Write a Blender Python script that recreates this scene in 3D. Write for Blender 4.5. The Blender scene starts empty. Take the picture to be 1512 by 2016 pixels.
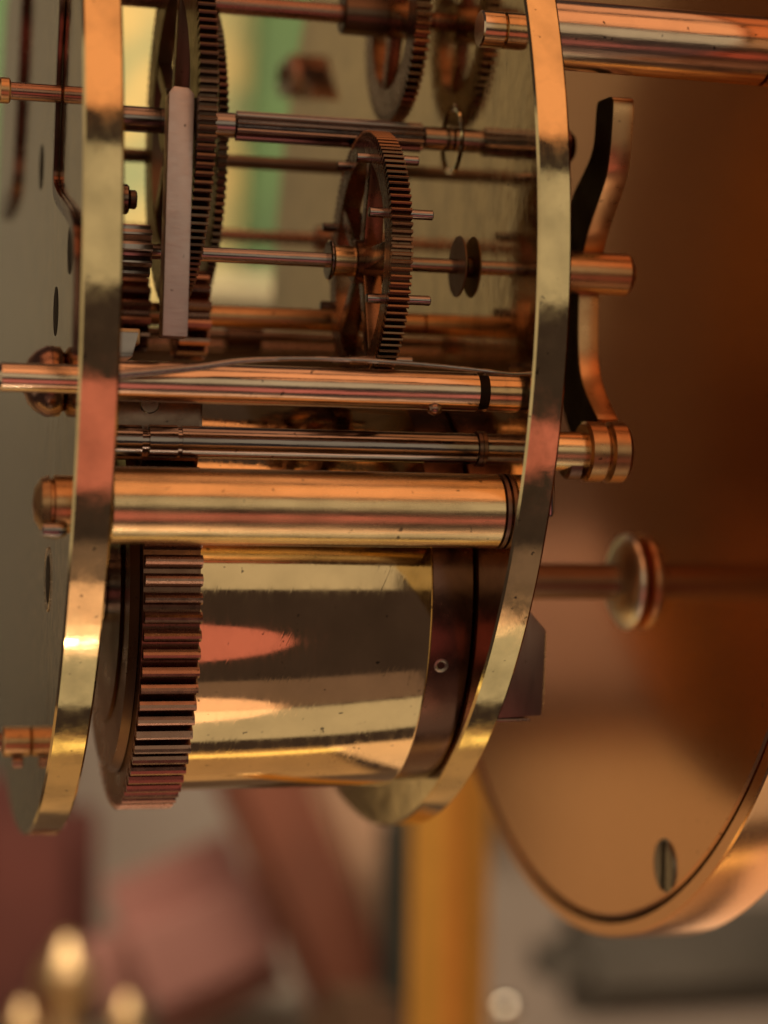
import bpy, bmesh, math, random
from mathutils import Vector, Matrix

# ------------------------------------------------------------------ camera, world, lamps, exposure
MM = 0.001
scene = bpy.context.scene
col = scene.collection

cam_data = bpy.data.cameras.new("camera")
cam = bpy.data.objects.new("camera", cam_data)
col.objects.link(cam)
scene.camera = cam
_r = Vector((0.96670811, -0.25542985, 0.01519940))
_u = Vector((-0.0150783, 0.00243243, 0.99988336))
_w = Vector((0.25543703, 0.96682453, 0.0015))
cam.matrix_world = Matrix(((_r.x, _u.x, -_w.x, -13.3 * MM), (_r.y, _u.y, -_w.y, -171.0 * MM),
                           (_r.z, _u.z, -_w.z, -17.83 * MM), (0, 0, 0, 1)))
cam_data.sensor_fit = 'VERTICAL'
cam_data.sensor_height = 24.0
cam_data.lens = 3900.0 / 2016.0 * 24.0
cam_data.clip_start = 0.01
cam_data.clip_end = 20.0
cam_data.dof.use_dof = True
cam_data.dof.focus_distance = 0.1405
cam_data.dof.aperture_fstop = 13.5
cam_data.dof.aperture_blades = 0

world = bpy.data.worlds.new("World")
scene.world = world
world.use_nodes = True
wb = world.node_tree.nodes["Background"]
wb.inputs[0].default_value = (1.0, 0.66, 0.54, 1)
wb.inputs[1].default_value = 0.044

TARGET = Vector((15, -30, -18)) * MM


def lamp(name, el0, el1, az0, az1, color, radiance, dist=0.60, shape='RECTANGLE'):
    """added area lamp, mirrored as a colour band, that faces the movement, filling elevations el0..el1 (0 = towards the camera side, -90 = below,
    90 = above, beyond 90 = behind) and side angles az0..az1, in degrees as seen from the movement"""
    e = math.radians((el0 + el1) / 2)
    Z = Vector((0, -math.cos(e), math.sin(e)))
    X = Vector((1, 0, 0))
    Y = Z.cross(X)
    xa, xb = math.tan(math.radians(az0)) * dist, math.tan(math.radians(az1)) * dist
    p = TARGET + Z * dist + X * (xa + xb) / 2
    w, h = xb - xa, 2 * dist * math.tan(math.radians(abs(el1 - el0) / 2))
    L = bpy.data.lights.new(name, 'AREA')
    L.shape = shape
    L.size, L.size_y = w, h
    L.energy = radiance * math.pi * w * h * (math.pi / 4 if shape == 'ELLIPSE' else 1)
    L.color = color
    o = bpy.data.objects.new(name, L)
    col.objects.link(o)
    o.matrix_world = Matrix(((X.x, Y.x, Z.x, p.x), (X.y, Y.y, Z.y, p.y), (X.z, Y.z, Z.z, p.z), (0, 0, 0, 1)))
    return o


lamp("cream_band_lamp", -1, 26, -50, 40, (1.0, 0.84, 0.55), 0.47)  # added lamp, no window: cream band mirrored in rims and barrel
lamp("orange_band_lamp", 33, 72, -35, 35, (1.0, 0.42, 0.17), 0.95)  # added lamp: orange band mirrored on the upper rims
lamp("amber_band_lamp", 80, 106, -30, 35, (1.0, 0.42, 0.18), 0.75)  # added lamp: amber line along the pillar tops
lamp("pink_lamp", -19, -42, -26, 23, (1.0, 0.27, 0.20), 0.52, shape='ELLIPSE')  # added lamp: pink streak mirrored in barrel and left rim
lamp("peach_lamp", -62, -80, -16, 20, (1.0, 0.56, 0.32), 1.0, shape='ELLIPSE')  # added lamp: peach patch mirrored in barrel and left rim
lamp("pale_lamp", -72, -94, -8, 40, (1.0, 0.84, 0.54), 0.47)  # added lamp: pale low band on barrel and right rim
lamp("brown_lamp", -53, -71, -30, 40, (1.0, 0.62, 0.42), 0.13)  # added weak lamp: brown fade below the pink streak
lamp("gold_lamp", -103, -138, -40, 23, (1.0, 0.55, 0.20), 0.34)  # added lamp: gold on the lower rims and barrel
lamp("peach_drum_lamp", -104, -156, 25, 56, (1.0, 0.62, 0.32), 0.85)  # added lamp: brightens the drum's lower side in peach
lamp("gold_line_lamp", -105.5, -109, -40, 24, (1.0, 0.68, 0.18), 1.2)  # added strip lamp: thin gold line along the barrel

# added soft lamp at the left hand side, brightens the rim edges
L = bpy.data.lights.new("side_lamp", 'AREA')
L.shape = 'RECTANGLE'; L.size = 0.34; L.size_y = 0.44; L.energy = 0.42 * math.pi * 0.34 * 0.44; L.color = (1.0, 0.82, 0.52)
sd = bpy.data.objects.new("side_lamp", L); col.objects.link(sd)
sd.matrix_world = Matrix(((0, 0, -1, -0.36), (-1, 0, 0, -0.10), (0, 1, 0, 0.0), (0, 0, 0, 1)))

# added fill lamp over the background
L = bpy.data.lights.new("background_fill_lamp", 'AREA')  # brightens the background only, added without a known source
L.shape = 'RECTANGLE'; L.size = 0.5; L.size_y = 0.08; L.energy = 1.7; L.color = (1.0, 0.84, 0.62)
ro = bpy.data.objects.new("background_fill_lamp", L); col.objects.link(ro)
ro.location = (0.05, 0.17, 0.17)
ro.rotation_euler = (Vector((0.07, 0.45, -0.10)) - Vector(ro.location)).to_track_quat('-Z', 'Y').to_euler()

L = bpy.data.lights.new("spark_lamp", 'POINT')
L.shadow_soft_size = 0.003; L.energy = 0.05; L.color = (1.0, 0.82, 0.6)
so = bpy.data.objects.new("spark_lamp", L); col.objects.link(so)
so.location = (0.0455, -0.145, -0.49)

scene.view_settings.view_transform = 'Standard'
scene.view_settings.look = 'None'
scene.view_settings.gamma = 1
scene.view_settings.use_curve_mapping = False
scene.view_settings.exposure = 0.1
scene.render.engine = 'CYCLES'
scene.cycles.max_bounces = 14
scene.cycles.glossy_bounces = 12
scene.cycles.use_denoising = True
scene.cycles.caustics_reflective = False
scene.cycles.caustics_refractive = False


# ------------------------------------------------------------------ materials
def metal(name, base, rough, dark=None, brush=(1, 1, 1), scale=400, var=0.35, bump=0.0, rvar=0.08, wave=0.0, scratch=0.0, vscale=160, vlo=0.45):
    m = bpy.data.materials.new(name)
    m.use_nodes = True
    nt = m.node_tree
    b = nt.nodes["Principled BSDF"]
    b.inputs["Metallic"].default_value = 1.0
    tc = nt.nodes.new("ShaderNodeTexCoord")
    mp = nt.nodes.new("ShaderNodeMapping")
    mp.inputs["Scale"].default_value = brush
    nt.links.new(tc.outputs["Object"], mp.inputs[0])
    n1 = nt.nodes.new("ShaderNodeTexNoise")
    n1.inputs["Scale"].default_value = scale
    n1.inputs["Detail"].default_value = 6
    n1.inputs["Roughness"].default_value = 0.65
    nt.links.new(mp.outputs[0], n1.inputs["Vector"])
    n2 = nt.nodes.new("ShaderNodeTexNoise")
    n2.inputs["Scale"].default_value = vscale
    n2.inputs["Detail"].default_value = 6
    nt.links.new(tc.outputs["Object"], n2.inputs["Vector"])
    dk = dark or tuple(c * 0.55 for c in base)
    mix = nt.nodes.new("ShaderNodeMix"); mix.data_type = 'RGBA'
    mix.inputs[6].default_value = (*base, 1); mix.inputs[7].default_value = (*dk, 1)
    mr = nt.nodes.new("ShaderNodeMapRange")
    mr.inputs[1].default_value = vlo; mr.inputs[2].default_value = 0.75
    mr.inputs[3].default_value = 0.0; mr.inputs[4].default_value = var
    nt.links.new(n2.outputs[0], mr.inputs[0])
    nt.links.new(mr.outputs[0], mix.inputs[0])
    nd = nt.nodes.new("ShaderNodeTexNoise")
    nd.inputs["Scale"].default_value = 1500
    nd.inputs["Detail"].default_value = 2
    nt.links.new(tc.outputs["Object"], nd.inputs["Vector"])
    md = nt.nodes.new("ShaderNodeMapRange")
    md.inputs[1].default_value = 0.70; md.inputs[2].default_value = 0.76
    md.inputs[3].default_value = 0.0; md.inputs[4].default_value = 0.75
    nt.links.new(nd.outputs[0], md.inputs[0])
    mx2 = nt.nodes.new("ShaderNodeMix"); mx2.data_type = 'RGBA'
    mx2.inputs[7].default_value = (0.05, 0.035, 0.025, 1)
    nt.links.new(md.outputs[0], mx2.inputs[0])
    nt.links.new(mix.outputs[2], mx2.inputs[6])
    nt.links.new(mx2.outputs[2], b.inputs["Base Color"])
    rr = nt.nodes.new("ShaderNodeMapRange")
    rr.inputs[1].default_value = 0.3; rr.inputs[2].default_value = 0.7
    rr.inputs[3].default_value = max(0.02, rough - rvar); rr.inputs[4].default_value = rough + rvar
    nt.links.new(n1.outputs[0], rr.inputs[0])
    nt.links.new(rr.outputs[0], b.inputs["Roughness"])
    last = None
    if wave:
        n3 = nt.nodes.new("ShaderNodeTexNoise")
        n3.inputs["Scale"].default_value = 260
        n3.inputs["Detail"].default_value = 2
        nt.links.new(tc.outputs["Object"], n3.inputs["Vector"])
        bw = nt.nodes.new("ShaderNodeBump")
        bw.inputs["Strength"].default_value = wave
        bw.inputs["Distance"].default_value = 0.0006
        nt.links.new(n3.outputs[0], bw.inputs["Height"])
        last = bw
    if scratch:
        m0 = nt.nodes.new("ShaderNodeMapping")
        m0.inputs["Rotation"].default_value = (0, -0.35, 0)
        nt.links.new(tc.outputs["Object"], m0.inputs[0])
        ms = nt.nodes.new("ShaderNodeMapping")
        ms.inputs["Scale"].default_value = (1, 0.3, 0.05)
        nt.links.new(m0.outputs[0], ms.inputs[0])
        ns = nt.nodes.new("ShaderNodeTexNoise")
        ns.inputs["Scale"].default_value = 6000
        ns.inputs["Detail"].default_value = 1
        nt.links.new(ms.outputs[0], ns.inputs["Vector"])
        mk = nt.nodes.new("ShaderNodeMath"); mk.operation = 'MULTIPLY'
        m1 = nt.nodes.new("ShaderNodeMapRange")
        m1.inputs[1].default_value = 0.60; m1.inputs[2].default_value = 0.68
        nt.links.new(ns.outputs[0], m1.inputs[0])
        m2 = nt.nodes.new("ShaderNodeMapRange")
        m2.inputs[1].default_value = 0.52; m2.inputs[2].default_value = 0.62
        nt.links.new(n2.outputs[0], m2.inputs[0])
        nt.links.new(m1.outputs[0], mk.inputs[0]); nt.links.new(m2.outputs[0], mk.inputs[1])
        bs = nt.nodes.new("ShaderNodeBump")
        bs.inputs["Strength"].default_value = scratch
        bs.inputs["Distance"].default_value = 0.0001
        nt.links.new(mk.outputs[0], bs.inputs["Height"])
        if last:
            nt.links.new(last.outputs[0], bs.inputs["Normal"])
        last = bs
    if last:
        nt.links.new(last.outputs[0], b.inputs["Normal"])
    if bump:
        bp = nt.nodes.new("ShaderNodeBump")
        bp.inputs["Strength"].default_value = bump
        bp.inputs["Distance"].default_value = 0.0001
        nt.links.new(n1.outputs[0], bp.inputs["Height"])
        if last:
            nt.links.new(last.outputs[0], bp.inputs["Normal"])
        nt.links.new(bp.outputs[0], b.inputs["Normal"])
    return m


def matte(name, base, base2=None, scale=12, rough=0.7):
    m = bpy.data.materials.new(name)
    m.use_nodes = True
    nt = m.node_tree
    b = nt.nodes["Principled BSDF"]
    b.inputs["Roughness"].default_value = rough
    tc = nt.nodes.new("ShaderNodeTexCoord")
    n = nt.nodes.new("ShaderNodeTexNoise")
    n.inputs["Scale"].default_value = scale
    n.inputs["Detail"].default_value = 3
    nt.links.new(tc.outputs["Object"], n.inputs["Vector"])
    mix = nt.nodes.new("ShaderNodeMix"); mix.data_type = 'RGBA'
    mix.inputs[6].default_value = (*base, 1)
    mix.inputs[7].default_value = (*(base2 or tuple(c * 0.7 for c in base)), 1)
    mr = nt.nodes.new("ShaderNodeMapRange")
    mr.inputs[1].default_value = 0.4; mr.inputs[2].default_value = 0.62
    nt.links.new(n.outputs[0], mr.inputs[0])
    nt.links.new(mr.outputs[0], mix.inputs[0])
    nt.links.new(mix.outputs[2], b.inputs["Base Color"])
    return m


BRASS = (0.82, 0.62, 0.36)
M = {
    'plate': metal("polished_plate_brass", (0.78, 0.62, 0.35), 0.09, scale=900, var=0.75, bump=0.04, rvar=0.07, wave=0.03, vscale=330, vlo=0.40),
    'brass': metal("pillar_brass", BRASS, 0.24, brush=(0.06, 1, 1), scale=2500, var=0.55, bump=0.14, rvar=0.10, wave=0.04, vscale=260, vlo=0.42),
    'barrel': metal("barrel_brass", (0.84, 0.62, 0.35), 0.075, brush=(1, 0.3, 0.3), scale=2200, var=0.4, bump=0.012, rvar=0.05, wave=0.018, scratch=0.04, vscale=240, vlo=0.42),
    'gear': metal("gear_bronze", (0.35, 0.21, 0.16), 0.24, scale=900, var=0.5, bump=0.08),
    'gearface': metal("gear_face_bronze", (0.24, 0.14, 0.10), 0.30, brush=(1, 0.2, 0.2), scale=900, var=0.4, bump=0.05),
    'cap': metal("dark_cap_bronze", (0.15, 0.075, 0.055), 0.22, scale=700, var=0.4, bump=0.03),
    'copper': metal("copper_drum", (0.78, 0.42, 0.225), 0.16, brush=(1, 1, 1), scale=5000, var=0.10, bump=0.02, rvar=0.03, vscale=50),
    'wheel': metal("wheel_bronze", (0.24, 0.14, 0.085), 0.28, scale=900, var=0.6, bump=0.05),
    'wheeldark': metal("dark_wheel_steel", (0.16, 0.11, 0.08), 0.35, scale=900, var=0.5),
    'steel': metal("polished_steel", (0.33, 0.29, 0.28), 0.15, brush=(0.05, 1, 1), scale=2500, var=0.4, bump=0.12),
    'satin': metal("satin_steel", (0.64, 0.55, 0.55), 0.46, brush=(0.25, 1, 1), scale=3500, var=0.35, bump=0.22, vscale=300),
    'mauve': metal("mauve_brass", (0.74, 0.58, 0.44), 0.19, brush=(0.06, 1, 1), scale=2500, var=0.4, bump=0.14, wave=0.04),
    'darksteel': metal("dark_steel", (0.20, 0.14, 0.11), 0.20, scale=900, var=0.4),
    'dullsteel': metal("dull_steel", (0.36, 0.32, 0.27), 0.30, brush=(1, 1, 0.2), scale=1500, var=0.5, bump=0.1),
    'dull': metal("dull_bronze", (0.26, 0.17, 0.11), 0.45, brush=(0.1, 1, 1), scale=1500, var=0.4),
    'black': metal("blackened_steel", (0.23, 0.15, 0.125), 0.38, brush=(1, 1, 0.15), scale=1600, var=0.5, bump=0.15),
    'chrome': metal("nickel", (0.78, 0.72, 0.60), 0.08, scale=900, var=0.2),
    'nickel': metal("satin_nickel", (0.92, 0.88, 0.76), 0.36, scale=900, var=0.2),
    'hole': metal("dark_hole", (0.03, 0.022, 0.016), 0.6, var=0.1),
    'lever': metal("lever_brass", (0.60, 0.37, 0.19), 0.32, scale=900, var=0.6, bump=0.08),
}


# ------------------------------------------------------------------ helpers
def finish(name, bm, mat, parent=None, loc=(0, 0, 0), smooth=True, angle=30):
    bmesh.ops.remove_doubles(bm, verts=bm.verts, dist=1e-7)
    bmesh.ops.recalc_face_normals(bm, faces=bm.faces)
    me = bpy.data.meshes.new(name)
    bm.to_mesh(me); bm.free()
    if smooth:
        for p in me.polygons:
            p.use_smooth = True
        me.set_sharp_from_angle(angle=math.radians(angle))
    me.materials.append(M[mat] if isinstance(mat, str) else mat)
    o = bpy.data.objects.new(name, me)
    col.objects.link(o)
    o.location = Vector(loc) * MM
    if parent:
        o.parent = parent
    return o


def thing(name, label, cat, loc=(0, 0, 0), group=None):
    o = bpy.data.objects.new(name, None)
    col.objects.link(o)
    o.empty_display_size = 0.002
    o.location = Vector(loc) * MM
    o['label'] = label; o['category'] = cat
    if group:
        o['group'] = group
    return o


def tag(o, label, cat, group=None):
    o['label'] = label; o['category'] = cat
    if group:
        o['group'] = group
    return o


def lathe(name, prof, mat, parent=None, loc=(0, 0, 0), seg=96, closed=False, axis='x', angle=30):
    """profile of (along, radius) in mm turned round the local x (or z) axis"""
    bm = bmesh.new()
    rings = []
    for a, r in prof:
        ring = []
        if r <= 1e-6:
            p = (a, 0, 0) if axis == 'x' else (0, 0, a)
            ring = [bm.verts.new(Vector(p) * MM)] * seg
        else:
            for k in range(seg):
                t = 2 * math.pi * k / seg
                c, s = r * math.cos(t), r * math.sin(t)
                p = (a, c, s) if axis == 'x' else (c, s, a)
                ring.append(bm.verts.new(Vector(p) * MM))
        rings.append(ring)
    pairs = list(zip(rings, rings[1:])) + ([(rings[-1], rings[0])] if closed else [])
    for A, B in pairs:
        for k in range(seg):
            q = [A[k], A[(k + 1) % seg], B[(k + 1) % seg], B[k]]
            u = []
            for v in q:
                if v not in u:
                    u.append(v)
            if len(u) >= 3:
                bm.faces.new(u)
    if not closed:
        for R, (a, r) in ((rings[0], prof[0]), (rings[-1], prof[-1])):
            if r > 1e-6:
                bm.faces.new(R)
    return finish(name, bm, mat, parent, loc, angle=angle)


def rod(x0, x1, r, b=0.12):
    b = min(b, r * 0.5, abs(x1 - x0) * 0.4)
    return [(x0, 0), (x0, r - b), (x0 + b, r), (x1 - b, r), (x1, r - b), (x1, 0)]


def ringprof(x0, x1, ri, ro, b=0.1):
    return [(x0, ri), (x0, ro - b), (x0 + b, ro), (x1 - b, ro), (x1, ro - b), (x1, ri)]


def prism(name, poly, x0, x1, mat, parent=None, loc=(0, 0, 0), bev=0.12, plane='yz'):
    """polygon of 2 coordinates in mm extruded along the third axis"""
    bm = bmesh.new()
    def P(a, b, c):
        return Vector((c, a, b)) * MM if plane == 'yz' else (Vector((a, c, b)) * MM if plane == 'xz' else Vector((a, b, c)) * MM)
    f0 = [bm.verts.new(P(a, b, x0)) for a, b in poly]
    f1 = [bm.verts.new(P(a, b, x1)) for a, b in poly]
    bm.faces.new(f0); bm.faces.new(list(reversed(f1)))
    n = len(poly)
    for k in range(n):
        bm.faces.new([f0[k], f0[(k + 1) % n], f1[(k + 1) % n], f1[k]])
    bmesh.ops.recalc_face_normals(bm, faces=bm.faces)
    if bev:
        es = [e for e in bm.edges if len(e.link_faces) == 2 and e.calc_face_angle(0) > 0.9]
        bmesh.ops.bevel(bm, geom=es, offset=bev * MM, segments=2, affect='EDGES', profile=0.6)
    return finish(name, bm, mat, parent, loc, angle=35)


def smooth_path(pts, n=8):
    out = []
    P = [Vector(p) for p in pts]
    for i in range(len(P) - 1):
        p0, p1, p2, p3 = P[max(i - 1, 0)], P[i], P[i + 1], P[min(i + 2, len(P) - 1)]
        for k in range(n):
            t = k / n
            out.append(0.5 * ((2 * p1) + (-p0 + p2) * t + (2 * p0 - 5 * p1 + 4 * p2 - p3) * t * t + (-p0 + 3 * p1 - 3 * p2 + p3) * t ** 3))
    out.append(P[-1])
    return out


def tube(name, pts, radii, mat, parent=None, loc=(0, 0, 0), seg=12):
    bm = bmesh.new()
    rings = []
    for i, p in enumerate(pts):
        d = (Vector(pts[min(i + 1, len(pts) - 1)]) - Vector(pts[max(i - 1, 0)])).normalized()
        a = d.cross(Vector((0, 1, 0)))
        if a.length < 0.1:
            a = d.cross(Vector((1, 0, 0)))
        a.normalize(); b = d.cross(a)
        r = radii[i] if isinstance(radii, (list, tuple)) else radii
        rings.append([bm.verts.new((Vector(p) + a * r * math.cos(2 * math.pi * k / seg) + b * r * math.sin(2 * math.pi * k / seg)) * MM) for k in range(seg)])
    for A, B in zip(rings, rings[1:]):
        for k in range(seg):
            bm.faces.new([A[k], A[(k + 1) % seg], B[(k + 1) % seg], B[k]])
    bm.faces.new(rings[0]); bm.faces.new(rings[-1])
    return finish(name, bm, mat, parent, loc)


def tooth_mesh(x0, x1, r0, r1, w0, w1, mat):
    """one gear tooth, root r0 to tip r1, in the x direction x0..x1"""
    bm = bmesh.new()
    rm = r0 + (r1 - r0) * 0.72
    c = (r1 - r0) * 0.12
    prof = [(-w0 / 2, r0), (-w0 * 0.42, rm), (-w1 / 2 - c * 0.5, r1 - c), (-w1 / 2 + c * 0.6, r1), (w1 / 2 - c * 0.6, r1), (w1 / 2 + c * 0.5, r1 - c), (w0 * 0.42, rm), (w0 / 2, r0)]
    A = [bm.verts.new(Vector((x0, y, z)) * MM) for y, z in prof]
    B = [bm.verts.new(Vector((x1, y, z)) * MM) for y, z in prof]
    bm.faces.new(A); bm.faces.new(list(reversed(B)))
    for k in range(len(prof)):
        bm.faces.new([A[k], A[(k + 1) % 8], B[(k + 1) % 8], B[k]])
    bmesh.ops.recalc_face_normals(bm, faces=bm.faces)
    me = bpy.data.meshes.new("tooth")
    bm.to_mesh(me); bm.free()
    me.materials.append(M[mat])
    return me


def teeth(parent, n, me, phase=0.0, name="tooth"):
    rnd = random.Random(n)
    for k in range(n):
        o = bpy.data.objects.new(name, me)
        col.objects.link(o)
        o.parent = parent
        o.rotation_euler = (2 * math.pi * (k + phase) / n + rnd.uniform(-0.0012, 0.0012), 0, 0)
        f = 1 + rnd.uniform(-0.003, 0.003)
        o.scale = (1, f + rnd.uniform(-0.04, 0.04), f)


def wheel(t, x0, x1, R, n, th, ring, spokes, mat, hub_r=2.2, spoke_w=1.4, phase=0.0, spoke_mat=None):
    """a toothed wheel as parts of thing t: rim (> tooth), spoke, hub"""
    rr = R - th
    rim = lathe("rim", ringprof(x0, x1, rr - ring, rr, 0.08), mat, t, closed=True, seg=128)
    p = 2 * math.pi * R / n
    teeth(rim, n, tooth_mesh(x0 + 0.015, x1 - 0.015, rr - 0.12, R, p * 0.62, p * 0.30, mat), phase)
    lathe("hub", rod(x0 - 0.5, x1 + 0.5, hub_r), mat, t, seg=48)
    for k in range(spokes):
        a = 2 * math.pi * (k + 0.25) / spokes
        s = prism("spoke", [(-spoke_w / 2, hub_r - 0.3), (spoke_w / 2, hub_r - 0.3), (spoke_w * 0.4, rr - ring + 0.3), (-spoke_w * 0.4, rr - ring + 0.3)],
                  x0 + 0.1, x1 - 0.1, spoke_mat or mat, t, bev=0.08)
        s.rotation_euler = (a, 0, 0)
    return rim


def pinion(t, x0, x1, R, n, mat, arb=0.6):
    p = lathe("pinion", rod(x0, x1, R * 0.66, 0.05), mat, t, seg=40)
    w = 2 * math.pi * R / n
    teeth(p, n, tooth_mesh(x0 + 0.02, x1 - 0.02, R * 0.6, R, w * 0.5, w * 0.34, mat), 0.2, name="leaf")
    return p


XR = 30.43           # inner face of the right plate
XRo = XR + 2.41      # its outer face
XL = 2.63            # inner face of the left plate

# ------------------------------------------------------------------ background (out of focus behind the movement)
def box(name, x0, x1, y0, y1, z0, z1, mat, parent=None, bev=1.5, loc=(0, 0, 0), rot=0.0):
    cx, cy, cz = (x0 + x1) / 2, (y0 + y1) / 2, (z0 + z1) / 2
    bm = bmesh.new()
    bmesh.ops.create_cube(bm, size=1.0)
    bmesh.ops.scale(bm, vec=Vector((x1 - x0, y1 - y0, z1 - z0)) * MM, verts=bm.verts)
    if bev:
        bmesh.ops.bevel(bm, geom=list(bm.edges), offset=bev * MM, segments=2, affect='EDGES')
    o = finish(name, bm, mat, parent, (cx, cy, cz), angle=35)
    o.rotation_euler = (0, rot, 0)
    return o


wall = box("wall", -900, 900, 520, 540, -700, 500, matte("grey_mauve_wall", (0.42, 0.36, 0.31), (0.33, 0.28, 0.24), 6), bev=0)
wall['kind'] = 'structure'

tag(box("orange_streak_strip", -420, -98, 446, 451, -91, -86.5, matte("orange_streak_matte", (0.95, 0.50, 0.30), None, 9), bev=1),  # unseen, added only for its streak mirrored in the drum
    "added unseen orange strip on the tan board, mirrored as a streak in the copper drum", "strip")
tag(box("tan_reflect_board", -420, -98, 452, 462, -330, -88, matte("tan_reflect_matte", (0.56, 0.48, 0.30), (0.50, 0.43, 0.26), 5), bev=2),  # out of view, added to give the drum a tan reflection
    "added unseen tan board low behind the movement, mirrored in the copper drum", "board")
tag(box("dark_drum_card", 150, 640, 455, 475, -90, 330, matte("dark_drum_card_matte", (0.058, 0.032, 0.022), None, 9), bev=4),  # hidden card added so the upper drum mirrors something dark
    "added dark brown card hidden behind the copper drum", "card")
tag(box("mauve_reflect_panel", -150, -66, 436, 439, -74, -22, matte("mauve_reflect_matte", (0.34, 0.26, 0.22), (0.25, 0.19, 0.16), 25), bev=1),  # out of view, added for the mauve patch mirrored in the drum
    "added mauve grey panel low behind the left plate, seen mirrored in the copper drum", "panel")
tag(box("dark_low_card", -420, -66, 440, 462, -86, 40, matte("dark_low_card_matte", (0.055, 0.035, 0.024), None, 9), bev=3),  # unseen dark card, added to darken the lower reflections
    "added dark brown card low behind the left plate, seen mirrored only", "low card")
tag(box("grey_reflect_board", -52, 34, 452, 462, -150, 190, matte("grey_reflect_matte", (0.085, 0.080, 0.060), (0.065, 0.060, 0.046), 9), bev=2),  # added to give the left plate's face a grey reflection
    "added grey board hidden behind the left plate, mirrored on its face", "board")
tag(box("olive_reflect_board", -420, -54, 463, 472, -80, 190, matte("olive_reflect_matte", (0.17, 0.15, 0.095), (0.12, 0.105, 0.07), 9), bev=2),  # out of view, added for the right plate to mirror
    "added unseen olive board far left, mirrored in the right plate", "board")
tag(box("cream_board", 36, 128, 450, 462, -12, 175, matte("cream_paint", (0.26, 0.31, 0.15), (0.62, 0.46, 0.17), 55), bev=2),
    "blurred pale cream board seen through the wheels behind the two plates", "board")
tag(box("green_post", 97.5, 116, 415, 430, -60, 200, matte("green_paint", (0.055, 0.115, 0.030), (0.04, 0.085, 0.022), 20), bev=2, rot=math.radians(2.5)),
    "blurred green upright post against the cream board beside the right plate", "post")
tag(box("cream_shelf", 76, 108, 405, 440, 46.5, 52, matte("cream_shelf_paint", (0.70, 0.60, 0.36), None, 20), bev=1.5),
    "blurred narrow pale shelf between the bar and the middle wheel", "shelf")
tag(box("wooden_box", 84, 112, 405, 440, 30, 44, matte("dark_drawer_wood", (0.10, 0.07, 0.03), None, 20), bev=2),
    "blurred dark wooden box under the narrow pale shelf", "box")
tag(box("green_post", 14, 28, 415, 430, -60, 200, matte("green_paint_dark", (0.07, 0.15, 0.05), None, 20), bev=2),
    "blurred dark green upright post at the upper left edge", "post")

tag(box("dark_red_cloth", 13, 55, 400, 440, -240, -97, matte("dark_red_cloth", (0.12, 0.03, 0.022), (0.07, 0.018, 0.014), 14), bev=10),
    "blurred dark red cloth at the lower left behind the brass finials", "cloth")
tag(box("pink_cushion", 50, 114, 378, 412, -163, -116, matte("pink_cloth", (0.36, 0.17, 0.145), (0.30, 0.14, 0.12), 16), bev=13, rot=math.radians(-22)),
    "blurred dusky pink cushion low in the middle left background", "cushion")
tag(box("red_brown_strap", 92, 116, 360, 375, -165, -60, matte("red_brown_leather", (0.20, 0.065, 0.035), None, 16), bev=5, rot=math.radians(-24)),
    "blurred red brown slanting strap below the barrel", "strap")
tag(box("tan_strap", 117, 134, 362, 377, -175, -60, matte("tan_leather", (0.44, 0.27, 0.17), None, 16), bev=5, rot=math.radians(-17)),
    "blurred light tan slanting strap beside the red brown strap", "strap")
tag(box("brown_box", 104, 134, 330, 358, -230, -146, matte("brown_wood", (0.095, 0.05, 0.025), None, 16), bev=6),
    "blurred dark brown box at the bottom below the tan strap", "box")
tag(box("dark_cabinet", 124, 141, 336, 350, -260, -98, matte("dark_green_black", (0.022, 0.026, 0.020), None, 16), bev=3),
    "blurred blackish upright cabinet just left of the orange column", "cabinet")
tag(box("dark_shelf", 196, 360, 400, 440, -174, -143, matte("dark_shelf_paint", (0.12, 0.108, 0.09), (0.07, 0.062, 0.05), 16), bev=11),
    "blurred dark shelf at the lower right under the copper drum", "shelf")
tag(box("pale_ledge", 50, 146, 395, 440, -240, -169, matte("pale_ledge_paint", (0.42, 0.38, 0.32), None, 16), bev=2),
    "blurred pale ledge along the bottom edge between cloth and cabinet", "ledge")

# brass column close behind the movement
COLM = metal("column_brass", (1.0, 0.50, 0.09), 0.34, brush=(1, 1, 0.05), scale=800, var=0.2)
COLM.node_tree.nodes["Principled BSDF"].inputs["Metallic"].default_value = 0.45
t = thing("brass_column", "blurred upright orange brass column below the right plate", "column", (93, 180, -200))
lathe("shaft", [(-60, 0), (-60, 7.3), (170, 7.3), (170, 0)], COLM, t, axis='z', seg=64)
lathe("foot", [(-70, 0), (-70, 12), (-62, 12), (-60, 8), (-60, 0)], 'brass', t, axis='z', seg=64)

t = thing("glass_knob", "blurred bright round knob at the bottom right of the orange column", "knob", (131, 260, -131))
lathe("ball", [(-3.2, 0), (-2.6, 1.9), (0, 3.2), (2.6, 1.9), (3.2, 0)], 'chrome', t, axis='z', seg=32, angle=80)
lathe("stem", [(-60, 0), (-60, 1.2), (-3, 1.0), (-3, 0)], 'chrome', t, axis='z', seg=24)

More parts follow.
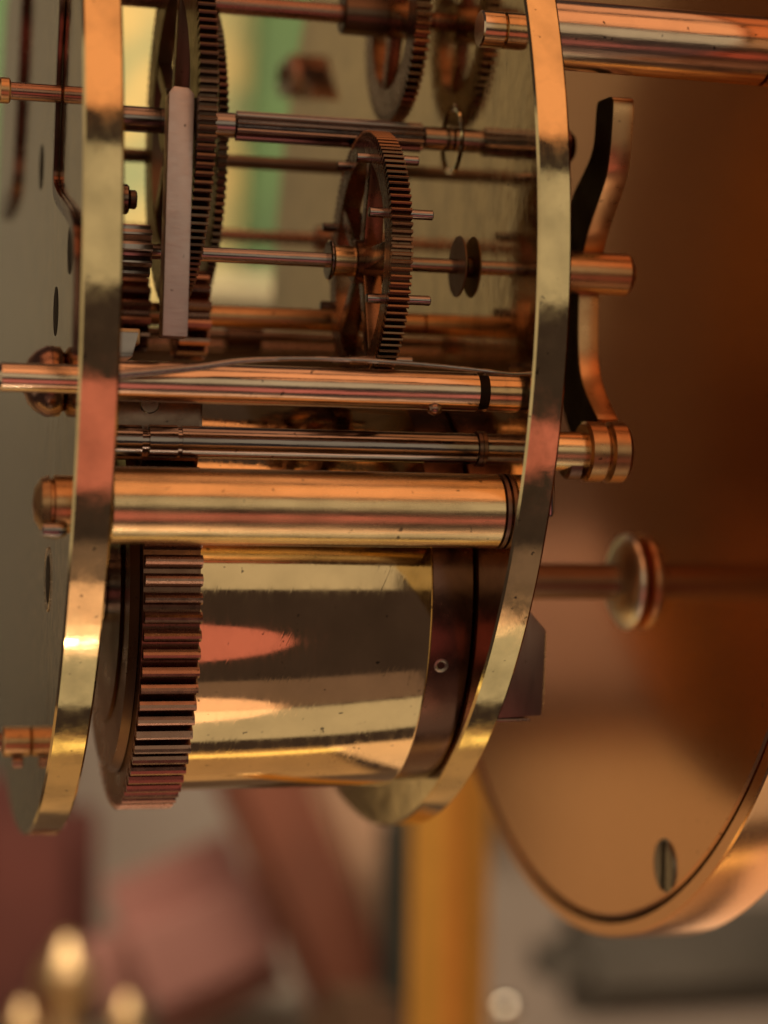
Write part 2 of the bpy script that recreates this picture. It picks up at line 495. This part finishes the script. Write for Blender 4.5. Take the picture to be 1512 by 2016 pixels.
# gold finials low on the left
fmat = metal("gilt_finial", (0.72, 0.52, 0.28), 0.42, var=0.4)
for i, (x, y, z, s, lab) in enumerate(((38, 326, -141, 1.8, "blurred gilt finial standing tallest at the lower left"),
                                       (53.2, 328, -151, 1.2, "blurred small gilt finial right of the tallest finial"),
                                       (27.5, 326, -151, 1.2, "blurred small gilt finial left of the tallest finial"))):
    t = thing("gilt_finial", lab, "finial", (x, y, z), "gilt finials")
    lathe("stem", [(-14 * s, 0), (-14 * s, 3 * s), (-3 * s, 2.4 * s), (0, 1.5 * s), (0, 0)], fmat, t, axis='z', seg=40)
    lathe("bulb", [(-0.2 * s, 0), (0, 1.6 * s), (1.2 * s, 3.2 * s), (3.2 * s, 4.2 * s), (5.5 * s, 3.6 * s), (7.6 * s, 2.0 * s), (9.0 * s, 1.2 * s), (10.2 * s, 0)], fmat, t, axis='z', seg=40, angle=60)

# ------------------------------------------------------------------ the two plates
def plate(name, label, x0, x1):
    t = thing(name, label, "plate", (x0, 0, 0))
    w = x1 - x0
    b = 0.16
    lathe("plate_body", [(0, 0), (0, 45 - b), (b, 45), (w - b, 45), (w, 45 - b), (w, 0)], 'plate', t, seg=256)
    return t


tl = plate("clock_plate", "round polished brass plate at the left, seen by its rim and outer face", 0, XL)
for k, (y, z, r) in enumerate(((-37.5, -0.3, 0.0), (-27.8, -3.6, 0.0), (-25, -22.9, 0.0), (-14, 9, 0))):
    h = lathe("pivot_hole", [(-0.03, 0), (-0.03, 1.75), (0.02, 1.8)], 'hole', tl, (0, y, z), seg=40)
lathe("oil_sink", [(-0.05, 2.2), (-0.08, 2.3), (-0.05, 2.4)], 'brass', tl, (0, -25, -22.9), closed=True, seg=48)

tr = plate("clock_plate", "round polished brass plate at the right, before the copper drum", XR, XRo)
for (y, z, r) in ((-24.4, 11.2, 2.75),):
    lathe("oil_sink", [(-0.01, r - 0.6), (-0.12, r - 0.35), (-0.16, r - 0.1), (-0.01, r)], 'plate', tr, (0, y, z), closed=True, seg=64)

# ------------------------------------------------------------------ pillars
P3 = (0, -38.0, -17.45)
t = thing("pillar", "thickest brass pillar between the plates, just above the barrel", "pillar", P3, "pillars between the plates")
lathe("shaft", [(XL, 0), (XL, 2.5), (XL + 0.2, 2.62), (XR - 1.5, 2.62), (XR - 1.5, 2.62), (XR - 0.55, 2.62), (XR - 0.4, 2.45), (XR - 0.38, 2.0), (XR, 2.0)], 'brass', t, seg=96)
lathe("foot_groove", [(XR - 0.36, 2.0), (XR - 0.36, 2.66), (XR - 0.1, 2.66), (XR - 0.1, 2.0)], 'black', t, closed=True, seg=96)
nut = lathe("nut", [(0, 0), (0, 1.95), (-0.9, 1.95), (-1.0, 1.7), (-1.15, 1.7), (-1.25, 1.95), (-1.75, 1.75), (-2.15, 1.1), (-2.3, 0)], 'lever', t, seg=40)
lathe("pin", [(-1, 0), (-0.9, 0.5), (0, 0.62), (0.6, 0.4), (0.75, 0)], 'steel', nut, (-0.8, -1.4, -1.7), seg=20)

P1 = (0, -37.3, -9.05)
t = thing("pillar", "slim polished brass pillar that also sticks out left of the left plate", "pillar", P1, "pillars between the plates")
lathe("shaft", [(XL, 0), (XL, 1.38), (XR - 1.9, 1.38), (XR - 1.85, 0.95), (XR - 1.2, 0.95), (XR - 1.15, 1.38), (XR, 1.38)], 'mauve', t, seg=64)
lathe("groove_ring", [(XR - 1.83, 0.9), (XR - 1.83, 1.2), (XR - 1.17, 1.2), (XR - 1.17, 0.9)], 'hole', t, closed=True, seg=48)
lathe("outer_end", [(0, 0), (0, 0.98), (-4.4, 0.98), (-4.7, 0.8), (-4.7, 0)], 'mauve', t, seg=48)
lathe("washer", [(-0.02, 0.9), (-0.02, 2.0), (-0.3, 2.4), (-1.2, 2.45), (-1.9, 2.1), (-2.4, 1.6), (-2.7, 0.9)], 'gear', t, (0, 3.0, 0), closed=True, seg=48, angle=60)
lathe("stop_ball", [(-0.55, 0), (-0.4, 0.35), (0, 0.52), (0.4, 0.35), (0.55, 0)], 'gear', t, (25.4, -0.6, -1.28), seg=24, angle=60)

P2 = (0, -32.5, -12.9)
t = thing("hammer_arbor", "greyish steel arbor between the slim pillar and the thickest pillar", "arbor", P2)
lathe("shaft", [(XL, 0), (XL, 1.1), (5.6, 1.1), (5.62, 0.8), (6.1, 0.8), (6.12, 1.16), (8.1, 1.16), (8.12, 1.0), (8.4, 1.0), (8.42, 1.13),
                (XR - 0.4, 1.13), (XR - 0.38, 0.9), (XR, 0.9)], 'steel', t, seg=64)
lathe("contact_ring", [(XR - 0.3, 0.9), (XR - 0.3, 1.3), (XR - 0.02, 1.3), (XR - 0.02, 0.9)], 'black', t, closed=True, seg=48)
lathe("outer_end", [(XRo, 0), (XRo, 1.45), (38.4, 1.45), (38.4, 0)], 'brass', t, seg=48)

# upper right pillar, goes on from the plate to the copper drum
t = thing("pillar", "brass pillar at the upper right joining right plate to copper drum", "pillar", (0, -36.5, 16.85))
lathe("shaft", [(XRo, 0), (XRo, 2.45), (50.3, 2.52), (50.3, 0)], 'mauve', t, seg=96)
lathe("inner_nut", rod(28.7, XR, 1.3), 'mauve', t, seg=48)

# ------------------------------------------------------------------ spring barrel
BC = (0, -16.8, -23.5)
t = thing("spring_barrel", "polished brass spring barrel with coppery toothed ring under the thick pillar", "barrel", BC)
d = lathe("drum", [(9.9, 0), (9.9, 16.0), (26.85, 16.0), (27.0, 15.92), (27.08, 15.8), (27.08, 0)], 'barrel', t, seg=256)
g = lathe("gear_ring", [(5.9, 0), (5.9, 14.9), (5.86, 15.0), (5.86, 16.3), (9.9, 16.3), (9.9, 15.5), (9.9, 0)], 'gearface', t, seg=192)
pt = 2 * math.pi * 17.34 / 80
teeth(g, 80, tooth_mesh(5.88, 9.92, 16.1, 17.34, pt * 0.72, pt * 0.26, 'gear'), 0.3)
fd = lathe("face_disc", [(5.0, 0), (5.0, 10.6), (5.2, 10.8), (5.2, 14.2), (5.84, 14.6), (5.84, 0)], 'gearface', t, seg=128)
c = lathe("cap", [(27.1, 0), (27.1, 15.55), (29.6, 15.55), (30.2, 15.45), (30.38, 15.2), (30.38, 0)], 'cap', t, seg=192)
a = math.radians(-20)
h = lathe("cap_hole", [(0.01, 0.30), (0.06, 0.40), (0.03, 0.54), (-0.2, 0.58), (-0.2, 0.30)], 'dullsteel', c, (0, 0, 0), axis='z', seg=24, closed=True)
h2 = lathe("hole_floor", [(-0.03, 0.0), (-0.03, 0.31), (-0.25, 0.31), (-0.25, 0)], 'hole', c, (0, 0, 0), axis='z', seg=24)
h2.location = Vector((28.1, -15.55 * math.cos(a), 15.55 * math.sin(a))) * MM
h2.rotation_euler = (math.radians(90) + a * -1, 0, 0)
h.location = Vector((28.1, -15.55 * math.cos(a), 15.55 * math.sin(a))) * MM
h.rotation_euler = (math.radians(90) - a, 0, 0)
lathe("arbor", rod(XL, 5.0, 3.0), 'steel', t, seg=40)

# ------------------------------------------------------------------ wheels and arbors of the train
A1 = (0, -24.4, 11.2)
t = thing("train_wheel", "large upright toothed wheel near the left plate on the thick fluted arbor", "wheel", A1, "train wheels")
wheel(t, 8.5, 9.8, 13.6, 134, 0.75, 3.4, 5, 'wheeldark', hub_r=2.4)
lathe("arbor", rod(XL, 13.4, 0.95), 'steel', t, seg=40)
pn = lathe("long_pinion", rod(13.4, 28.0, 0.72), 'steel', t, seg=40)
me = tooth_mesh(13.45, 27.9, 0.6, 1.12, 0.34, 0.22, 'steel')
teeth(pn, 10, me, 0.3, name="leaf")
lathe("arbor_end", rod(28.0, XR, 0.9), 'steel', t, seg=40)
lathe("outer_pivot", [(XRo, 0), (XRo, 1.9), (XRo + 2.0, 1.9), (XRo + 2.2, 1.5), (XRo + 6.8, 1.5), (XRo + 7.4, 1.0), (XRo + 7.5, 0)], 'cap', t, seg=40)

A2 = (0, -10.0, 11.1)
t = thing("train_wheel", "dark solid toothed wheel close behind the large wheel", "wheel", A2, "train wheels")
wheel(t, 12.55, 13.3, 12.7, 128, 0.7, 10.0, 0, 'wheeldark', hub_r=2.6)
lathe("arbor", rod(XL, XR, 0.55), 'wheeldark', t, seg=32)

A4 = (0, -28.2, 0.95)
t = thing("pin_wheel", "toothed wheel with small pins in the middle of the movement", "wheel", A4, "train wheels")
rim = wheel(t, 22.2, 23.75, 9.6, 112, 0.6, 1.5, 5, 'wheel', hub_r=1.6, spoke_w=1.5)
lathe("arbor", rod(XL, XR, 0.55), 'steel', t, seg=32)
lathe("collar", rod(19.8, 20.1, 1.5), 'steel', t, seg=32)
lathe("washer", rod(29.8, 29.95, 2.3, 0.04), 'dull', t, seg=48)
lathe("boss", rod(29.95, 30.4, 0.8, 0.05), 'wheeldark', t, seg=32)
lathe("collet", rod(20.1, 22.0, 1.15), 'brass', t, seg=32)
for k in range(8):
    a = 2 * math.pi * (k + 0.42) / 8
    lathe("pin", rod(21.0, 25.7, 0.36, 0.06), 'steel', t, (0, -7.9 * math.cos(a), 7.9 * math.sin(a)), seg=16)
pinion(t, 4.0, 6.6, 1.9, 9, 'steel')
lathe("outer_hub", [(XRo, 0), (XRo, 1.62), (43.3, 1.62), (43.6, 1.4), (43.65, 0.8), (44.0, 0.7), (44.0, 0)], 'lever', t, seg=64)

A5 = (0, -17.0, -2.4)
t = thing("leaf_arbor", "brass arbor with two broad leaved pinions behind the upright steel bar", "arbor", A5)
lathe("arbor", rod(XL, XR, 0.9), 'lever', t, seg=40)
pinion(t, 10.2, 12.6, 3.5, 14, 'gear')
pinion(t, 5.0, 8.0, 3.0, 14, 'gear')

t = thing("copper_arbor", "thin dull copper arbor far back behind the middle wheel", "arbor", (0, 6, 7.3))
lathe("shaft", rod(XL, XR, 0.55), 'gear', t, seg=32)
lathe("collar", rod(26.5, 28.0, 1.2), 'gear', t, seg=32)

AC = (0, -18.0, 21.9)
t = thing("train_wheel", "small bright crossed wheel at the top close to the right plate", "wheel", AC, "train wheels")
wheel(t, 27.0, 28.2, 8.3, 78, 0.65, 2.0, 4, 'wheel', hub_r=1.6)
lathe("arbor", rod(XL, XR, 0.75), 'gear', t, seg=32)
lathe("collet", rod(23.0, 26.6, 1.6), 'wheeldark', t, seg=32)

t = thing("dark_crossbar", "dark bronze bar low behind the middle wheel above the slim pillar", "bar", (0, 8.0, -3.6))
prism("beam", [(-2.0, -2.6), (2.0, -2.6), (2.0, 1.7), (-2.0, 1.7)], XL + 0.02, XR - 0.02, 'dull', t, bev=0.4)
lathe("rod", rod(XL, XR, 0.5), 'gear', t, (0, -3.5, 0.8), seg=24)

t = thing("dark_arbor", "thin dark arbor lowest behind the middle wheel, over the slim pillar", "arbor", (0, -9.5, -3.2))
lathe("shaft", rod(XL, XR, 0.5), 'darksteel', t, seg=24)
pinion(t, 15.6, 18.6, 1.3, 8, 'darksteel')
lathe("collar", rod(25.2, 26.4, 1.2), 'gear', t, seg=24)

t = thing("plate_stud", "stubby dark stud on the left plate just above the small pinion", "stud", (XL, -26.5, 4.9))
lathe("body", rod(0.0, 2.6, 1.1), 'darksteel', t, seg=32)
lathe("cap", rod(2.6, 3.2, 0.7), 'wheeldark', t, seg=24)

t = thing("shade_plate", "added dark sheet standing in for shade over the toothed ring by the left plate", "plate", (6.6, -30.9, -11.6))  # dark sheet added to stand for shade on the upper teeth
prism("shade_sheet", [(-3.6, -2.6), (3.3, -2.6), (3.6, -2.0), (3.6, 3.0), (-3.6, 3.0)], 0, 0.5, 'darksteel', t, bev=0.1, plane='xz')
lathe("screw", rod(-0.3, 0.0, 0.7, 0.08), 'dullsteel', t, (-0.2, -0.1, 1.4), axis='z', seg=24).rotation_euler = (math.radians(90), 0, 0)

# upright steel bar
bar = prism("steel_bar", [(-0.87, -8.65), (0.87, -8.65), (0.89, 8.0), (0.5, 8.4), (-0.55, 8.45), (-0.87, 8.0)], 0, 1.9, 'satin', None, (7.40, -36.5, 2.80), bev=0.1, plane='xz')
bar.rotation_euler = (0, math.radians(0.7), 0)
tag(bar, "flat greyish mauve upright steel bar in front of the large wheel", "bar")

# bracket by the left plate under the pinions
t = thing("bracket", "small brass and steel bracket on the left plate under the pinions", "bracket", (XL, -33.0, -5.8))
prism("arm", [(-1.2, -0.5), (1.4, -0.5), (1.4, 0.6), (-1.2, 0.6)], 0, 2.6, 'lever', t, bev=0.15)
prism("tongue", [(0.5, 0.3), (2.4, 0.3), (2.0, -1.4), (1.3, -2.0), (0.8, -1.4)], -1.9, -1.2, 'steel', t, bev=0.1, plane='xz')

# curved wire spring
wp = smooth_path([(2.7, -40.2, -8.9), (8.0, -40.0, -8.2), (12.0, -40.0, -7.55), (17.4, -40.0, -7.3), (24.0, -40.0, -7.45), (XR - 0.02, -40.0, -7.9)])
wr = [0.36 - 0.2 * min(1, i / 18) for i in range(len(wp))]
tag(tube("wire_spring", [tuple(p) for p in wp], wr, 'steel'), "thin bowed steel wire spring lying along the slim pillar", "spring")

# small dark cock at the far edge of the right plate
t = thing("dark_cock", "blurred small dark steel cock far back on the right plate", "cock", (XR, 29, 27))
prism("foot", [(-4.5, -0.6), (-1, -1.8), (3, -1.4), (5.5, 0.3), (4.5, 2.2), (-1.5, 2.2)], -2.0, -0.03, 'gear', t, bev=0.2)
lathe("screw", rod(-2.6, -2.0, 0.9), 'wheeldark', t, (0, 1, 0.6), seg=24)
prism("tail", [(-4.3, -0.9), (-3.6, 0.6), (-8.5, -2.6), (-9.5, -4.0)], -1.4, -0.04, 'wheeldark', t, bev=0.1)

# ------------------------------------------------------------------ between right plate and drum
t = thing("bent_lever", "bent brass lever between the right plate and the copper drum", "lever", (40.0, 0, 0))
front = smooth_path([(-33.4, 13.4, 0), (-33.8, 12.9, 0), (-33.6, 11.0, 0), (-33.2, 9.0, 0), (-32.3, 7.2, 0), (-28.9, 3.9, 0), (-27.4, 1.2, 0), (-27.1, -1.6, 0), (-27.3, -5.3, 0), (-28.5, -7.8, 0), (-31.6, -10.4, 0)], 4)
back = smooth_path([(-29.4, -13.0, 0), (-26.3, -10.5, 0), (-24.3, -6.5, 0), (-23.8, -1.5, 0), (-24.2, 3.0, 0), (-26.0, 6.3, 0), (-29.3, 8.8, 0), (-30.3, 10.5, 0), (-30.8, 13.2, 0), (-31.4, 13.6, 0)], 4)
prism("arm", [(p.x, p.y) for p in front + back], 0, 1.65, 'lever', t, bev=0.12)
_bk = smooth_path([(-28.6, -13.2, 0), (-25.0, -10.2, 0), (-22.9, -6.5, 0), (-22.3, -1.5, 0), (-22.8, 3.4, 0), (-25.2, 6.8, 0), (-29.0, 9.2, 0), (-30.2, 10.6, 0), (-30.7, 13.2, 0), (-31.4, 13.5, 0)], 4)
prism("shaded_face", [(p.x + 0.05, p.y) for p in front + _bk], -0.12, -0.005, 'hole', t, bev=0)  # near-black sheet: the face's dark reflection is put into its colour
lathe("ring", rod(-1.6, 0.0, 2.25, 0.2), 'lever', t, (0, -32.5, -12.9), seg=64)
lathe("ring", rod(0.06, 1.75, 2.3, 0.3), 'lever', t, (0, -32.5, -12.9), seg=64)
lathe("set_screw", rod(-2.9, -1.62, 1.3, 0.2), 'black', t, (0, -32.2, -13.7), seg=32)

t = thing("square_boss", "dark steel block with chamfered corner on the right plate beside the barrel", "block", (XRo, -30.4, -29.0))
prism("block", [(0, -3.9), (3.5, -3.7), (3.75, 2.7), (2.3, 4.3), (0, 4.3)], 0, 6.5, 'black', t, bev=0.16, plane='xz')
prism("foot_edge", [(-0.02, -4.15), (2.6, -4.1), (2.6, -3.93), (-0.02, -3.95)], 0.05, 6.0, 'gear', t, bev=0.03, plane='xz')
tube("worn_edge", [(3.58, 0.02, -3.5), (3.62, -0.01, -1.5), (3.66, 0.02, 0.4), (3.70, 0.0, 2.4)], [0.03, 0.06, 0.04, 0.05], 'brass', t, seg=8)

pn = lathe("steady_pin", [(-1.75, 0), (-1.65, 0.18), (-1.4, 0.3), (1.7, 0.3), (1.75, 0)], 'steel', None, (XRo + 0.55, -39.8, -16.1), axis='z', seg=20)
tag(pn, "tiny upright steel pin on the outer face of the right plate", "pin")

t = thing("winding_stud", "brass stud ending in a shiny round flange against the copper drum", "stud", (50.3, -13.4, -23.2))
lathe("stem", [(XRo - 50.3, 0), (XRo - 50.3, 1.5), (-1.6, 1.5), (-1.6, 0)], 'dull', t, seg=64)
lathe("flange", [(-1.7, 0), (-1.7, 1.9), (-1.6, 2.6), (-1.2, 3.5), (-0.8, 4.0), (-0.5, 4.1), (-0.25, 4.0), (-0.05, 3.7), (-0.05, 0)], 'nickel', t, seg=96, angle=75)

# copper drum
t = thing("copper_drum", "large round copper coloured drum filling the right side", "drum", (50.4, 0.33, -4.3))
lathe("outer_ring", [(0.0, 49.75), (0.0, 50.8), (0.15, 50.95), (0.4, 51.0), (6.0, 51.0), (6.3, 50.7), (6.3, 49.75)], 'copper', t, closed=True, seg=256)
lathe("face_plate", [(0.05, 0), (0.05, 48.95), (0.2, 49.2), (0.9, 49.25), (0.9, 0)], 'copper', t, seg=256)
lathe("groove", [(1.2, 48.5), (1.2, 49.74), (5.5, 49.74), (5.5, 48.5)], 'hole', t, closed=True, seg=256)
sc = lathe("screw", [(-0.16, 0), (-0.16, 1.7), (-0.1, 2.1), (0.04, 2.2), (0.04, 0)], 'dullsteel', t, (0, -21.4, -41.7), seg=48)
bx = prism("slot", [(-0.42, -2.0), (0.42, -2.0), (0.42, 2.0), (-0.42, 2.0)], -0.175, -0.15, 'hole', sc, bev=0)

# ------------------------------------------------------------------ outer side of the left plate
def strip(name, pts, w, x0, x1, mat, label, cat):
    P = smooth_path([(a, b, 0) for a, b in pts], 6)
    Lp, Rp = [], []
    for i, p in enumerate(P):
        dd = (P[min(i + 1, len(P) - 1)] - P[max(i - 1, 0)]).normalized()
        n = Vector((-dd.y, dd.x, 0))
        Lp.append(p + n * w / 2); Rp.append(p - n * w / 2)
    o = prism(name, [(p.x, p.y) for p in Lp + list(reversed(Rp))], x0, x1, mat, None, bev=0.08)
    return tag(o, label, cat)


strip("spring_lever", [(-31.6, 27), (-31.4, 18), (-29.9, 14), (-28.6, 8), (-28.4, 5.4), (-31.0, 4.0), (-36.0, 2.6), (-40.5, 1.2), (-43.2, -0.6), (-43.8, -4.0), (-43.6, -8.0)], 1.0, -0.4, -0.02, 'cap',
      "dark steel spring on the left plate's outer face bending towards the rim", "spring")
strip("spring_lever", [(2.4, 30), (4.0, 24), (7.0, 18), (10.0, 13), (14, 11.2), (24, 11.2)], 2.0, -0.5, -0.02, 'cap',
      "dark steel spring at the far upper left of the left plate's outer face", "spring")
t = thing("outer_arbor", "thin pinkish rod sticking out of the left plate near the top", "rod", (0, -30, 11.5))
lathe("shaft", rod(-9, -0.01, 0.62), 'gear', t, seg=32)
lathe("collar", rod(-4.4, -3.6, 0.9), 'lever', t, seg=32)
t = thing("outer_screw", "brass screw head at the lower left on the left plate", "screw", (0, -12.0, -36.2))
lathe("head", rod(-2.2, -0.02, 1.2), 'lever', t, seg=40)
lathe("tip", rod(-5.5, -2.2, 0.75), 'gear', t, seg=32)
lathe("pin", rod(-1.5, -0.6, 0.45), 'gear', t, (0, -0.6, -1.6), seg=20)
